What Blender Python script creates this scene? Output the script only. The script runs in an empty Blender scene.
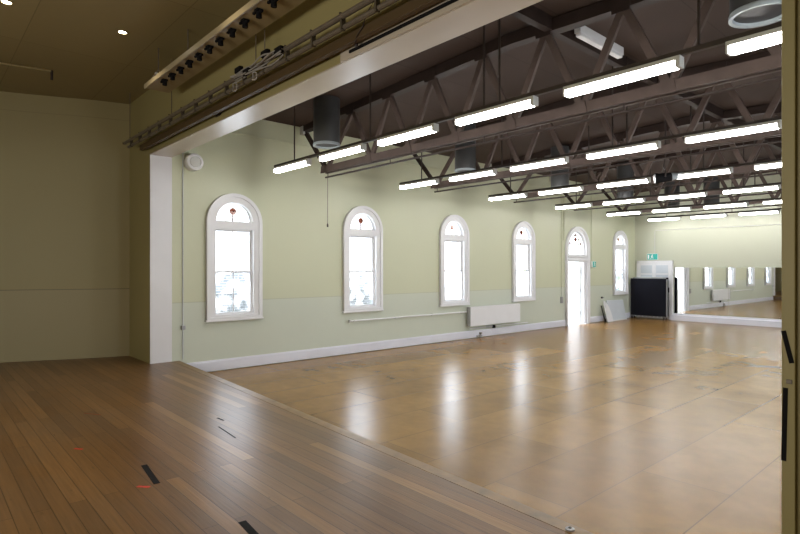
import bpy, bmesh, math, random
from mathutils import Vector, Matrix
random.seed(7)
PI = math.pi
COL = bpy.context.scene.collection
SC = bpy.context.scene
H = 1.856            # eye height above the hall floor; hall floor z=0, stage floor z=ZS
ZS = 0.26
XL, XR, YF = -9.6, 0.8, 20.6      # hall left / right / far wall
YP0, YP1 = 2.99, 3.34             # proscenium wall, stage face and hall face

# ------------------------------------------------------------------ materials
def new_mat(name):
    m = bpy.data.materials.new(name); m.use_nodes = True
    nt = m.node_tree
    for n in list(nt.nodes): nt.nodes.remove(n)
    out = nt.nodes.new('ShaderNodeOutputMaterial')
    return m, nt, out

def N(nt, t, **kw):
    n = nt.nodes.new(t)
    for k, v in kw.items(): setattr(n, k, v)
    return n

def ramp(nt, src, stops):
    r = N(nt, 'ShaderNodeValToRGB')
    els = r.color_ramp.elements
    els.remove(els[1]); els[0].position = stops[0][0]; els[0].color = (*stops[0][1], 1)
    for p, c in stops[1:]:
        els.new(p).color = (*c, 1)
    nt.links.new(src, r.inputs[0])
    return r.outputs[0]

def mixc(nt, fac, a, b, mode='MIX'):
    n = N(nt, 'ShaderNodeMix', data_type='RGBA', blend_type=mode)
    for sock, v in ((n.inputs[0], fac), (n.inputs[6], a), (n.inputs[7], b)):
        if isinstance(v, (int, float)): sock.default_value = v
        elif isinstance(v, tuple): sock.default_value = (*v, 1) if len(v) == 3 else v
        else: nt.links.new(v, sock)
    return n.outputs[2]

def coords(nt, kind='Object'):
    t = N(nt, 'ShaderNodeTexCoord')
    return t.outputs[kind]

def geo_pos(nt):
    return N(nt, 'ShaderNodeNewGeometry').outputs['Position']

def mathn(nt, op, a, b=None):
    n = N(nt, 'ShaderNodeMath', operation=op)
    for i, v in enumerate((a, b)):
        if v is None: continue
        if isinstance(v, (int, float)): n.inputs[i].default_value = v
        else: nt.links.new(v, n.inputs[i])
    return n.outputs[0]

def paint(name, col, rough=0.5, var=0.06, scale=3.0, metallic=0.0, spec=0.5, bump=0.0):
    m, nt, out = new_mat(name)
    b = N(nt, 'ShaderNodeBsdfPrincipled')
    no = N(nt, 'ShaderNodeTexNoise'); no.inputs['Scale'].default_value = scale; no.inputs['Detail'].default_value = 4
    nt.links.new(coords(nt), no.inputs['Vector'])
    lo = tuple(c * (1 - var) for c in col); hi = tuple(min(1, c * (1 + var)) for c in col)
    nt.links.new(ramp(nt, no.outputs['Fac'], [(0.3, lo), (0.7, hi)]), b.inputs['Base Color'])
    b.inputs['Roughness'].default_value = rough; b.inputs['Metallic'].default_value = metallic
    b.inputs['Specular IOR Level'].default_value = spec
    if bump:
        bp = N(nt, 'ShaderNodeBump'); bp.inputs['Strength'].default_value = bump; bp.inputs['Distance'].default_value = .01
        nt.links.new(no.outputs['Fac'], bp.inputs['Height']); nt.links.new(bp.outputs[0], b.inputs['Normal'])
    nt.links.new(b.outputs[0], out.inputs[0])
    return m

def glow(name, col, strength):
    m, nt, out = new_mat(name)
    e = N(nt, 'ShaderNodeEmission'); e.inputs[0].default_value = (*col, 1); e.inputs[1].default_value = strength
    nt.links.new(e.outputs[0], out.inputs[0])
    return m

def wall_paint(name, upper, lower, zline, lines, rough=0.45, var=.03):
    """two-tone painted wall: lower dado colour under zline, thin joint lines at given heights, faint patches"""
    m, nt, out = new_mat(name)
    b = N(nt, 'ShaderNodeBsdfPrincipled')
    pos = geo_pos(nt)
    sep = N(nt, 'ShaderNodeSeparateXYZ'); nt.links.new(pos, sep.inputs[0])
    z = sep.outputs[2]
    f = mathn(nt, 'GREATER_THAN', z, zline)
    c = mixc(nt, f, lower, upper)
    no = N(nt, 'ShaderNodeTexNoise'); no.inputs['Scale'].default_value = .7; no.inputs['Detail'].default_value = 5
    nt.links.new(pos, no.inputs['Vector'])
    c = mixc(nt, 1.0, c, ramp(nt, no.outputs['Fac'], [(.3, (1 - var,) * 3), (.7, (1, 1, 1))]), 'MULTIPLY')
    for zl, w, d in lines:
        q = mathn(nt, 'LESS_THAN', mathn(nt, 'ABSOLUTE', mathn(nt, 'SUBTRACT', z, zl)), w)
        c = mixc(nt, mathn(nt, 'MULTIPLY', q, d), c, (0.05, .05, .04))
    nt.links.new(c, b.inputs['Base Color'])
    b.inputs['Roughness'].default_value = rough
    nb = N(nt, 'ShaderNodeTexNoise'); nb.inputs['Scale'].default_value = 2.5; nb.inputs['Detail'].default_value = 3
    nt.links.new(pos, nb.inputs['Vector'])
    bp = N(nt, 'ShaderNodeBump'); bp.inputs['Strength'].default_value = .12; bp.inputs['Distance'].default_value = .02
    nt.links.new(nb.outputs['Fac'], bp.inputs['Height']); nt.links.new(bp.outputs[0], b.inputs['Normal'])
    nt.links.new(b.outputs[0], out.inputs[0])
    return m

def stage_boards(name):
    m, nt, out = new_mat(name)
    b = N(nt, 'ShaderNodeBsdfPrincipled')
    pos = geo_pos(nt)
    br = N(nt, 'ShaderNodeTexBrick')
    br.offset = 0.37; br.offset_frequency = 2; br.squash = 1
    br.inputs['Scale'].default_value = 1
    br.inputs['Brick Width'].default_value = 2.6; br.inputs['Row Height'].default_value = 0.105
    br.inputs['Mortar Size'].default_value = 0.0026; br.inputs['Mortar Smooth'].default_value = .2
    br.inputs['Color1'].default_value = (0, 0, 0, 1); br.inputs['Color2'].default_value = (1, 1, 1, 1)
    br.inputs['Mortar'].default_value = (.5, .5, .5, 1); br.inputs['Bias'].default_value = 0
    mp = N(nt, 'ShaderNodeMapping'); mp.inputs['Location'].default_value = (0.7, .036, 0)
    nt.links.new(pos, mp.inputs[0]); nt.links.new(mp.outputs[0], br.inputs['Vector'])
    col = ramp(nt, br.outputs['Color'], [(0, (.140, .072, .027)), (.3, (.180, .094, .034)), (.62, (.208, .110, .040)), (.9, (.235, .126, .047)), (1, (.33, .19, .075))])
    # grain stretched along the boards
    mg = N(nt, 'ShaderNodeMapping'); mg.inputs['Scale'].default_value = (1.5, 40, 1)
    nt.links.new(pos, mg.inputs[0])
    g = N(nt, 'ShaderNodeTexNoise'); g.inputs['Scale'].default_value = 1.6; g.inputs['Detail'].default_value = 6
    nt.links.new(mg.outputs[0], g.inputs['Vector'])
    col = mixc(nt, 1, col, ramp(nt, g.outputs['Fac'], [(.3, (.78, .76, .74)), (.7, (1.08, 1.06, 1.04))]), 'MULTIPLY')
    # wear: greyer and paler blotches
    w = N(nt, 'ShaderNodeTexNoise'); w.inputs['Scale'].default_value = .55; w.inputs['Detail'].default_value = 5; w.inputs['Roughness'].default_value = .65
    nt.links.new(pos, w.inputs['Vector'])
    col = mixc(nt, ramp(nt, w.outputs['Fac'], [(.42, (0, 0, 0)), (.75, (.5, .5, .5))]), col, (.16, .125, .09))
    # scuffs
    mk = N(nt, 'ShaderNodeMapping'); mk.inputs['Scale'].default_value = (5, 16, 1)
    nt.links.new(pos, mk.inputs[0])
    sc = N(nt, 'ShaderNodeTexNoise'); sc.inputs['Scale'].default_value = 1.3; sc.inputs['Detail'].default_value = 2
    nt.links.new(mk.outputs[0], sc.inputs['Vector'])
    col = mixc(nt, ramp(nt, sc.outputs['Fac'], [(.72, (0, 0, 0)), (.8, (.6, .6, .6))]), col, (.05, .033, .02))
    col = mixc(nt, mathn(nt, 'MULTIPLY', br.outputs['Fac'], .85), col, (.03, .018, .01))
    nt.links.new(col, b.inputs['Base Color'])
    b.inputs['Roughness'].default_value = .33; b.inputs['Specular IOR Level'].default_value = .24
    bp = N(nt, 'ShaderNodeBump'); bp.inputs['Strength'].default_value = .25; bp.inputs['Distance'].default_value = .004
    nt.links.new(mathn(nt, 'SUBTRACT', g.outputs['Fac'], br.outputs['Fac']), bp.inputs['Height'])
    nt.links.new(bp.outputs[0], b.inputs['Normal'])
    nt.links.new(b.outputs[0], out.inputs[0])
    return m

def hall_sheet_floor(name):
    m, nt, out = new_mat(name)
    b = N(nt, 'ShaderNodeBsdfPrincipled')
    pos = geo_pos(nt)
    mp = N(nt, 'ShaderNodeMapping'); mp.inputs['Rotation'].default_value = (0, 0, PI / 2); mp.inputs['Location'].default_value = (.2, .07, 0)
    nt.links.new(pos, mp.inputs[0])
    br = N(nt, 'ShaderNodeTexBrick'); br.offset = .5
    br.inputs['Scale'].default_value = 1
    br.inputs['Brick Width'].default_value = 2.4; br.inputs['Row Height'].default_value = .733
    br.inputs['Mortar Size'].default_value = .006; br.inputs['Mortar Smooth'].default_value = .3
    br.inputs['Color1'].default_value = (0, 0, 0, 1); br.inputs['Color2'].default_value = (1, 1, 1, 1); br.inputs['Mortar'].default_value = (.5, .5, .5, 1)
    nt.links.new(mp.outputs[0], br.inputs['Vector'])
    col = ramp(nt, br.outputs['Color'], [(0, (.215, .113, .029)), (.5, (.255, .138, .037)), (1, (.285, .158, .046))])
    n1 = N(nt, 'ShaderNodeTexNoise'); n1.inputs['Scale'].default_value = .9; n1.inputs['Detail'].default_value = 7; n1.inputs['Roughness'].default_value = .62
    nt.links.new(pos, n1.inputs['Vector'])
    col = mixc(nt, 1, col, ramp(nt, n1.outputs['Fac'], [(.3, (.72, .68, .60)), (.5, (1, 1, 1)), (.72, (1.18, 1.19, 1.14))]), 'MULTIPLY')
    n2 = N(nt, 'ShaderNodeTexNoise'); n2.inputs['Scale'].default_value = 4.5; n2.inputs['Detail'].default_value = 6; n2.inputs['Roughness'].default_value = .7
    nt.links.new(pos, n2.inputs['Vector'])
    col = mixc(nt, 1, col, ramp(nt, n2.outputs['Fac'], [(.3, (.85, .84, .82)), (.7, (1.08, 1.08, 1.08))]), 'MULTIPLY')
    col = mixc(nt, mathn(nt, 'MULTIPLY', br.outputs['Fac'], .75), col, (.10, .055, .02))
    nt.links.new(col, b.inputs['Base Color'])
    b.inputs['Roughness'].default_value = .26
    b.inputs['Specular IOR Level'].default_value = .22
    n3 = N(nt, 'ShaderNodeTexNoise'); n3.inputs['Scale'].default_value = 1.6; n3.inputs['Detail'].default_value = 2
    nt.links.new(pos, n3.inputs['Vector'])
    bp = N(nt, 'ShaderNodeBump'); bp.inputs['Strength'].default_value = .06; bp.inputs['Distance'].default_value = .02
    nt.links.new(n3.outputs['Fac'], bp.inputs['Height']); nt.links.new(bp.outputs[0], b.inputs['Normal'])
    nt.links.new(b.outputs[0], out.inputs[0])
    return m

def panel_ceiling(name, c0, pw, ph, loc, rough, jd):
    m, nt, out = new_mat(name)
    b = N(nt, 'ShaderNodeBsdfPrincipled')
    pos = geo_pos(nt)
    mp = N(nt, 'ShaderNodeMapping'); mp.inputs['Location'].default_value = loc
    nt.links.new(pos, mp.inputs[0])
    br = N(nt, 'ShaderNodeTexBrick'); br.offset = 0
    br.inputs['Scale'].default_value = 1
    br.inputs['Brick Width'].default_value = pw; br.inputs['Row Height'].default_value = ph
    br.inputs['Mortar Size'].default_value = .006; br.inputs['Mortar Smooth'].default_value = .1
    br.inputs['Color1'].default_value = (0, 0, 0, 1); br.inputs['Color2'].default_value = (1, 1, 1, 1); br.inputs['Mortar'].default_value = (.5, .5, .5, 1)
    nt.links.new(mp.outputs[0], br.inputs['Vector'])
    col = ramp(nt, br.outputs['Color'], [(0, tuple(v * .95 for v in c0)), (1, tuple(v * 1.05 for v in c0))])
    col = mixc(nt, mathn(nt, 'MULTIPLY', br.outputs['Fac'], jd), col, tuple(v * .35 for v in c0))
    nt.links.new(col, b.inputs['Base Color'])
    b.inputs['Roughness'].default_value = rough; b.inputs['Specular IOR Level'].default_value = .2
    nt.links.new(b.outputs[0], out.inputs[0])
    return m

def glass(name, tint, pattern=None):
    """thin window glass: mostly clear with a weak gloss; pattern = obscured brick-like figure"""
    tint = tuple(v ** .5 for v in tint)          # a pane is crossed twice (front and back face)
    if pattern: pattern = tuple(v ** .5 for v in pattern)
    m, nt, out = new_mat(name)
    t = N(nt, 'ShaderNodeBsdfTransparent'); g = N(nt, 'ShaderNodeBsdfGlossy'); g.inputs['Roughness'].default_value = .08
    mx = N(nt, 'ShaderNodeMixShader'); mx.inputs[0].default_value = .05
    no = N(nt, 'ShaderNodeTexNoise'); no.inputs['Scale'].default_value = 6; nt.links.new(coords(nt), no.inputs['Vector'])
    c = ramp(nt, no.outputs['Fac'], [(.35, tuple(v * .9 for v in tint)), (.65, tint)])
    if pattern:
        mp = N(nt, 'ShaderNodeMapping'); mp.inputs['Rotation'].default_value = (0, -PI / 2, -PI / 2)
        nt.links.new(geo_pos(nt), mp.inputs[0])
        sep = N(nt, 'ShaderNodeSeparateXYZ'); nt.links.new(geo_pos(nt), sep.inputs[0])
        cb = N(nt, 'ShaderNodeCombineXYZ'); nt.links.new(sep.outputs[1], cb.inputs[0]); nt.links.new(sep.outputs[2], cb.inputs[1])
        br = N(nt, 'ShaderNodeTexBrick'); br.inputs['Scale'].default_value = 1
        br.inputs['Brick Width'].default_value = .15; br.inputs['Row Height'].default_value = .05; br.inputs['Mortar Size'].default_value = .006
        br.inputs['Color1'].default_value = (*pattern, 1); br.inputs['Color2'].default_value = (*[v * 1.25 for v in pattern], 1)
        br.inputs['Mortar'].default_value = (*[v * 1.5 for v in pattern], 1)
        nt.links.new(cb.outputs[0], br.inputs['Vector'])
        n2 = N(nt, 'ShaderNodeTexNoise'); n2.inputs['Scale'].default_value = 5; nt.links.new(geo_pos(nt), n2.inputs['Vector'])
        c = mixc(nt, ramp(nt, n2.outputs['Fac'], [(.42, (0, 0, 0)), (.6, (1, 1, 1))]), br.outputs['Color'], c)
    nt.links.new(c, t.inputs[0])
    nt.links.new(t.outputs[0], mx.inputs[1]); nt.links.new(g.outputs[0], mx.inputs[2]); nt.links.new(mx.outputs[0], out.inputs[0])
    return m

M = {}
M['hall_wall'] = wall_paint('hall_wall_paint', (.555, .572, .415), (.555, .59, .505), 1.26, [(1.262, .006, .22)])
M['far_wall'] = wall_paint('far_wall_paint', (.50, .515, .415), (.50, .515, .415), 1.26, [])
M['stage_wall'] = wall_paint('stage_wall_paint', (.36, .315, .17), (.365, .32, .19), 1.486, [(1.486, .007, .5), (4.55, .006, .2)], .5)
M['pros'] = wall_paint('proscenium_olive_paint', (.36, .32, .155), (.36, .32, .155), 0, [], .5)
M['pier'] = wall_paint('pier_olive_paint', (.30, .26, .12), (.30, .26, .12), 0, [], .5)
M['stage_ceiling'] = panel_ceiling('stage_ceiling_board', (.31, .255, .135), 2.4, 1.31, (-.9, .22, 0), .5, .5)
M['hall_ceiling'] = panel_ceiling('hall_ceiling_board', (.056, .037, .030), 1.2, 2.98, (.1, 0, 0), .8, .6)
M['boards'] = stage_boards('stage_boards')
M['hall_floor'] = hall_sheet_floor('hall_sheet_floor')
M['edge_board'] = paint('stage_edge_board', (.21, .125, .042), .4, .3, 9)
M['edge_dark'] = paint('stage_riser', (.10, .06, .03), .5, .2)
M['white'] = paint('white_gloss_paint', (.74, .74, .77), .32, .02)
M['white_trim'] = paint('white_trim_paint', (.70, .71, .80), .35, .03)
M['reveal'] = paint('white_reveal_paint', (.70, .70, .74), .28, .02)
M['soffit'] = paint('soffit_gloss_paint', (.57, .515, .455), .27, .02)
M['dark_beam'] = paint('dark_brown_steel', (.030, .019, .016), .6, .15, 6, 0, .2)
M['beam_light'] = paint('brown_painted_timber', (.080, .056, .048), .6, .12, 6, 0, .25)
M['rail'] = paint('dark_trunking', (.03, .019, .017), .5, .1)
M['drum'] = paint('dark_drum_paint', (.035, .035, .037), .4, .1)
M['drum_rim'] = paint('drum_pale_rim', (.30, .34, .37), .35, .05)
M['black'] = paint('black_cloth_tape', (.010, .010, .012), .8, .1, 30, 0, .15)
M['black_board'] = paint('black_board', (.006, .006, .011), .75, .1, 3, 0, .15)
M['red'] = paint('red_tape', (.60, .05, .03), .6, .2, 30)
M['grey_metal'] = paint('grey_metal', (.34, .34, .35), .4, .08, 10, .6)
M['pipe'] = paint('dull_pipe', (.20, .175, .15), .4, .15, 12, .35)
M['cable'] = paint('grey_cable', (.32, .31, .31), .5, .1)
M['light_body'] = paint('light_body_enamel', (.55, .55, .54), .4, .03)
M['tube'] = glow('fluorescent_diffuser', (1, .985, .95), 17.0)
M['down'] = glow('downlight_lens', (1, .92, .75), 8.0)
M['mirror'] = None
m, nt, out = new_mat('mirror_silver')
b = N(nt, 'ShaderNodeBsdfPrincipled'); b.inputs['Metallic'].default_value = 1; b.inputs['Roughness'].default_value = .015
no = N(nt, 'ShaderNodeTexNoise'); no.inputs['Scale'].default_value = .4; nt.links.new(coords(nt), no.inputs['Vector'])
nt.links.new(ramp(nt, no.outputs['Fac'], [(.3, (.78, .81, .80)), (.7, (.82, .84, .83))]), b.inputs['Base Color'])
nt.links.new(b.outputs[0], out.inputs[0]); M['mirror'] = m
M['glass'] = glass('window_glass', (.95, .97, 1))
M['glass_obscure'] = glass('obscured_window_glass', (.95, .97, 1), (.150, .163, .175))
M['glass_obscure_faint'] = glass('faintly_obscured_glass', (.95, .97, 1), (.162, .174, .184))
M['glass_red'] = glass('red_stained_glass', (.105, .022, .009))
M['glass_pink'] = glass('pink_stained_glass', (.075, .030, .024))
M['glass_grey'] = glass('grey_lead_line', (.05, .05, .055))
M['glass_amber'] = glass('amber_stained_glass', (.16, .125, .08))
M['green_sign'] = paint('green_sign_face', (.02, .42, .36), .4, .03)
M['sign_white'] = paint('sign_white', (.85, .9, .9), .4, .01)
M['socket'] = paint('socket_plastic', (.5, .5, .48), .4, .03)
M['concrete'] = paint('pale_concrete', (.6, .58, .55), .8, .1)
M['panel_grey'] = paint('pale_grey_board', (.56, .60, .66), .45, .03)

# ------------------------------------------------------------------ mesh helpers
class MB:
    def __init__(s): s.bm = bmesh.new()
    def box(s, x0, x1, y0, y1, z0, z1, bev=0, rot=None):
        r = bmesh.ops.create_cube(s.bm, size=1)
        vs = r['verts']
        c = Vector(((x0 + x1) / 2, (y0 + y1) / 2, (z0 + z1) / 2))
        for v in vs:
            p = Vector((v.co.x * (x1 - x0), v.co.y * (y1 - y0), v.co.z * (z1 - z0)))
            if rot is not None: p = rot @ p
            v.co = c + p
        if bev:
            es = list({e for v in vs for e in v.link_edges})
            bmesh.ops.bevel(s.bm, geom=es, offset=bev, segments=2, affect='EDGES', profile=.5)
        return s
    def cyl(s, p0, p1, r0, r1=None, seg=16, caps=True):
        p0, p1 = Vector(p0), Vector(p1); d = p1 - p0
        r1 = r0 if r1 is None else r1
        q = d.to_track_quat('Z', 'Y').to_matrix().to_4x4()
        mt = Matrix.Translation((p0 + p1) / 2) @ q
        bmesh.ops.create_cone(s.bm, cap_ends=caps, segments=seg, radius1=r0, radius2=r1, depth=d.length, matrix=mt)
        return s
    def beam(s, p0, p1, w, t, side=Vector((0, 1, 0))):
        """flat bar from p0 to p1, width w in the plane, thickness t along side"""
        p0, p1 = Vector(p0), Vector(p1); d = (p1 - p0); L = d.length; d.normalize()
        n = d.cross(side).normalized()
        rot = Matrix((d, side, n)).transposed()
        c = (p0 + p1) / 2
        r = bmesh.ops.create_cube(s.bm, size=1)
        for v in r['verts']: v.co = c + rot @ Vector((v.co.x * L, v.co.y * t, v.co.z * w))
        return s
    def tube(s, pts, r, seg=8):
        pts = [Vector(p) for p in pts]; rings = []
        for i, p in enumerate(pts):
            a = pts[max(0, i - 1)]; c = pts[min(len(pts) - 1, i + 1)]
            d = (c - a).normalized()
            up = Vector((0, 0, 1)) if abs(d.z) < .9 else Vector((1, 0, 0))
            u = d.cross(up).normalized(); w = d.cross(u).normalized()
            rings.append([s.bm.verts.new(p + r * (math.cos(2 * PI * k / seg) * u + math.sin(2 * PI * k / seg) * w)) for k in range(seg)])
        for a, c in zip(rings, rings[1:]):
            for k in range(seg):
                s.bm.faces.new((a[k], a[(k + 1) % seg], c[(k + 1) % seg], c[k]))
        s.bm.faces.new(rings[0]); s.bm.faces.new(rings[-1][::-1])
        return s
    def lathe(s, prof, c, axis='Z', seg=32):
        c = Vector(c); rings = []
        for r, h in prof:
            ring = []
            for k in range(seg):
                a = 2 * PI * k / seg
                p = Vector((r * math.cos(a), r * math.sin(a), h))
                if axis == 'X': p = Vector((p.z, p.x, p.y))
                if axis == 'Y': p = Vector((p.x, p.z, p.y))
                ring.append(s.bm.verts.new(c + p))
            rings.append(ring)
        for a, b2 in zip(rings, rings[1:]):
            for k in range(seg): s.bm.faces.new((a[k], a[(k + 1) % seg], b2[(k + 1) % seg], b2[k]))
        if prof[0][0] > 1e-5: s.bm.faces.new(rings[0])
        if prof[-1][0] > 1e-5: s.bm.faces.new(rings[-1])
        return s
    def poly_prism(s, pts, h0, h1):
        """pts in xy, extruded z h0..h1"""
        a = [s.bm.verts.new((x, y, h0)) for x, y in pts]; c = [s.bm.verts.new((x, y, h1)) for x, y in pts]
        s.bm.faces.new(a); s.bm.faces.new(c[::-1])
        n = len(pts)
        for k in range(n): s.bm.faces.new((a[k], c[k], c[(k + 1) % n], a[(k + 1) % n]))
        return s
    def build(s, name, mat, parent=None, smooth=False):
        bmesh.ops.remove_doubles(s.bm, verts=s.bm.verts, dist=1e-6)
        bmesh.ops.recalc_face_normals(s.bm, faces=s.bm.faces)
        me = bpy.data.meshes.new(name); s.bm.to_mesh(me); s.bm.free()
        me.materials.append(mat)
        if smooth:
            for p in me.polygons: p.use_smooth = True
            me.set_sharp_from_angle(angle=math.radians(35))
        return link(name, me, parent)

def link(name, me, parent=None):
    o = bpy.data.objects.new(name, me); COL.objects.link(o)
    if parent is not None:
        o.parent = parent
        # geometry is written in world coordinates; only the thing's Empty carries an offset
        mw = Matrix.Translation(parent.location) if parent.type == 'EMPTY' else Matrix.Identity(4)
        o.matrix_parent_inverse = mw.inverted()
    return o

def plate(outer, holes, depth, to3d):
    """filled 2-D outline with holes, given thickness, mapped to 3-D by to3d(u, w, d)"""
    cu = bpy.data.curves.new('outline', 'CURVE'); cu.dimensions = '2D'; cu.fill_mode = 'BOTH'; cu.extrude = depth / 2
    for ps in [outer] + holes:
        sp = cu.splines.new('POLY'); sp.points.add(len(ps) - 1); sp.use_cyclic_u = True
        for p, (u, w) in zip(sp.points, ps): p.co = (u, w, 0, 1)
    ob = bpy.data.objects.new('outline', cu); COL.objects.link(ob)
    dg = bpy.context.evaluated_depsgraph_get(); dg.update()
    me = bpy.data.meshes.new_from_object(ob.evaluated_get(dg))
    COL.objects.unlink(ob); bpy.data.objects.remove(ob); bpy.data.curves.remove(cu)
    for v in me.vertices: v.co = Vector(to3d(v.co.x, v.co.y, v.co.z))
    bm = bmesh.new(); bm.from_mesh(me)
    bmesh.ops.remove_doubles(bm, verts=bm.verts, dist=1e-5)
    bmesh.ops.recalc_face_normals(bm, faces=bm.faces)
    bm.to_mesh(me); bm.free()
    return me

def plate_obj(name, outer, holes, depth, to3d, mat, parent=None):
    me = plate(outer, holes, depth, to3d); me.name = name
    me.materials.clear(); me.materials.append(mat)
    return link(name, me, parent)

def thing(name, label, cat, loc=(0, 0, 0), group=None):
    o = bpy.data.objects.new(name, None); COL.objects.link(o); o.location = loc; o.empty_display_size = .1
    o['label'] = label; o['category'] = cat
    if group: o['group'] = group
    return o
def tag(o, label, cat, group=None, kind=None):
    if label: o['label'] = label
    if cat: o['category'] = cat
    if group: o['group'] = group
    if kind: o['kind'] = kind
    return o
def struct_root(name, label, cat, loc):
    o = thing(name, label, cat, loc); o['kind'] = 'structure'; return o
def struct(o, label=None, cat=None):
    o['kind'] = 'structure'
    if label: o['label'] = label
    if cat: o['category'] = cat
    return o
def dup(root, loc, label, group=None):
    r = root.copy(); COL.objects.link(r); r.location = loc; r['label'] = label
    if group: r['group'] = group
    def rec(src, dst):
        for ch in list(src.children):
            c = ch.copy(); COL.objects.link(c)
            pi = ch.matrix_parent_inverse.copy(); c.parent = dst; c.matrix_parent_inverse = pi; rec(ch, c)
    rec(root, r)
    return r

def arch(hw, base, spring, n=24, c=0, r=None):
    """outline of an arch-headed opening, half-width hw centred at c, from base to semicircular head at spring"""
    r = hw if r is None else r
    p = [(c - hw, base), (c + hw, base)]
    for k in range(n + 1):
        a = PI * k / n
        p.append((c + hw * math.cos(a), spring + r * math.sin(a)))
    return p
def rect(a, b, c, d): return [(a, c), (b, c), (b, d), (a, d)]
def semi(hw, base, c=0, n=24): return [(c + hw * math.cos(PI * k / n), base + hw * math.sin(PI * k / n)) for k in range(n + 1)]

# ------------------------------------------------------------------ the shell
WINS = [4.47, 7.465, 10.44, 13.43, 19.38]
DOOR = 16.43
on_left = lambda d0: (lambda u, w, d: (XL + d0 + d, u, w))      # outline plane = left wall

holes = [arch(.46, H - .90, H + .84, c=y) for y in WINS] + [arch(.64, -.05 + .051, H + .66, c=DOOR)]
struct(plate_obj('wall_left', rect(YP1 - .002, YF + .3, -.05, 5.25), holes, .3, on_left(-.15), M['hall_wall']),
       'pale green left wall of the hall with arched windows', 'wall')
struct(MB().box(XL - .3, XR + .3, YF, YF + .25, -.05, 5.25).build('wall_far', M['far_wall']), 'pale cream green end wall above the mirror', 'wall')
struct(plate_obj('wall_right', rect(YP1 - .002, YF + .3, -.05, 5.25), [arch(.46, H - .90, H + .84, c=y) for y in WINS + [DOOR]], .25,
       (lambda u, w, d: (XR + .125 + d, u, w)), M['hall_wall']))  # arched openings added to this unseen wall to brighten the hall
struct(MB().box(XL - .3, XR + .25, 2.9, YF + .3, -.12, 0).build('floor', M['hall_floor']), 'glossy tan sheet floor of the hall', 'floor')
# gabled hall ceiling
cz0, cz1, cxm = H + 2.855, H + 3.13, -4.4
mb = MB()
prof = [(XL - .02, cz0), (cxm, cz1), (XR + .02, cz0), (XR + .02, cz0 + .3), (cxm, cz1 + .3), (XL - .02, cz0 + .3)]
a = [mb.bm.verts.new((x, YP1 - .02, z)) for x, z in prof]; c = [mb.bm.verts.new((x, YF + .02, z)) for x, z in prof]
for k in range(6): mb.bm.faces.new((a[k], a[(k + 1) % 6], c[(k + 1) % 6], c[k]))
mb.bm.faces.new(a); mb.bm.faces.new(c)
struct(mb.build('ceiling', M['hall_ceiling']), 'dark brown panelled ceiling over the hall', 'ceiling')

# stage edge line (slightly skewed) and stage floor
def edge_y(x): return 3.47 + (x + 9.6) * (3.03 - 3.47) / 8.6
mb = MB(); mb.poly_prism([(-12.4, -4.1), (3.2, -4.1), (3.2, YP0 + .1), (-.6, YP0 + .1), (-.6, edge_y(-.6) - .11), (XL, edge_y(XL) - .11), (XL, YP0 + .05), (-12.4, YP0 + .05)], -.05, ZS)
struct(mb.build('floor_stage', M['boards']), 'worn timber boards of the raised stage', 'floor')
mb = MB(); mb.poly_prism([(XL, edge_y(XL) - .108), (-.65, edge_y(-.65) - .108), (-.65, edge_y(-.65)), (XL, edge_y(XL))], ZS - .04, ZS + .002)
struct(mb.build('trim_1', M['edge_board']), 'yellowish nosing board along the stage edge', 'trim')
mb = MB(); mb.poly_prism([(XL, edge_y(XL) - .10), (-.65, edge_y(-.65) - .10), (-.65, edge_y(-.65) - .02), (XL, edge_y(XL) - .02)], 0, ZS - .04)
struct(mb.build('trim_2', M['edge_dark']), 'dark riser under the stage edge', 'trim')

# stage walls: curved side wall
ctrl = [(-10.76, 3.0), (-10.95, 2.36), (-11.2, 1.76), (-11.42, 1.13), (-11.52, .45), (-11.55, -.4), (-11.55, -2), (-11.55, -4.1)]
def catmull(P, n=6):
    o = []
    for i in range(len(P) - 1):
        p0 = P[max(0, i - 1)]; p1 = P[i]; p2 = P[i + 1]; p3 = P[min(len(P) - 1, i + 2)]
        for k in range(n):
            t = k / n
            o.append(tuple(.5 * (2 * b + (c - a) * t + (2 * a - 5 * b + 4 * c - d) * t * t + (3 * b - a - 3 * c + d) * t ** 3) for a, b, c, d in zip(p0, p1, p2, p3)))
    o.append(P[-1]); return o
cv = catmull(ctrl)
struct(MB().poly_prism(cv + [(-12.2, -4.1), (-12.2, 3.0)], ZS - .02, 5.1).build('wall_stage_left', M['stage_wall'], smooth=True),
       'curved olive side wall of the stage', 'wall')
struct(MB().box(-12.2, 3.3, -4.25, -4.05, 0, 5.1).build('wall_stage_back', M['stage_wall']))
struct(MB().box(3.0, 3.2, -4.1, 3.2, 0, 5.1).build('wall_stage_right', M['stage_wall']))
struct(MB().box(-12.3, 3.2, -4.2, YP0 + .1, H + 3.0, H + 3.2).build('ceiling_stage', M['stage_ceiling']), 'dim olive brown ceiling over the stage', 'ceiling')
# proscenium wall
ZH = H + 1.90
mb = MB(); mb.box(-10.95, XL - .012, YP0, YP1, 0, 5.25)
mb.box(XL - .012, 3.1, YP0, YP1, ZH + .012, 5.25)
struct(mb.build('wall_proscenium', M['pros']), 'olive wall around the stage opening', 'wall')
mb = MB(); mb.box(-.655, 3.1, YP0 + .012, YP1, 0, ZH + .012)
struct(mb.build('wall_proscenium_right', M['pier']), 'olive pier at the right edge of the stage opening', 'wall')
struct(MB().box(-.708, -.655, YP0 - .01, YP1 + .01, ZS, ZH + .012, .004).build('trim_3', M['pros']), 'olive edge strip of the right stage pier', 'trim')
struct(MB().box(XL - .012, XL + .002, YP0 - .002, YP1 + .003, ZS, ZH, .001).build('trim_4', M['reveal']), 'white side lining of the stage opening', 'trim')
struct(MB().box(XL - .012, -.70, YP0 - .003, YP1 + .004, ZH, ZH + .013).build('trim_5', M['soffit']), 'glossy white underside of the stage header', 'trim')

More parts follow.
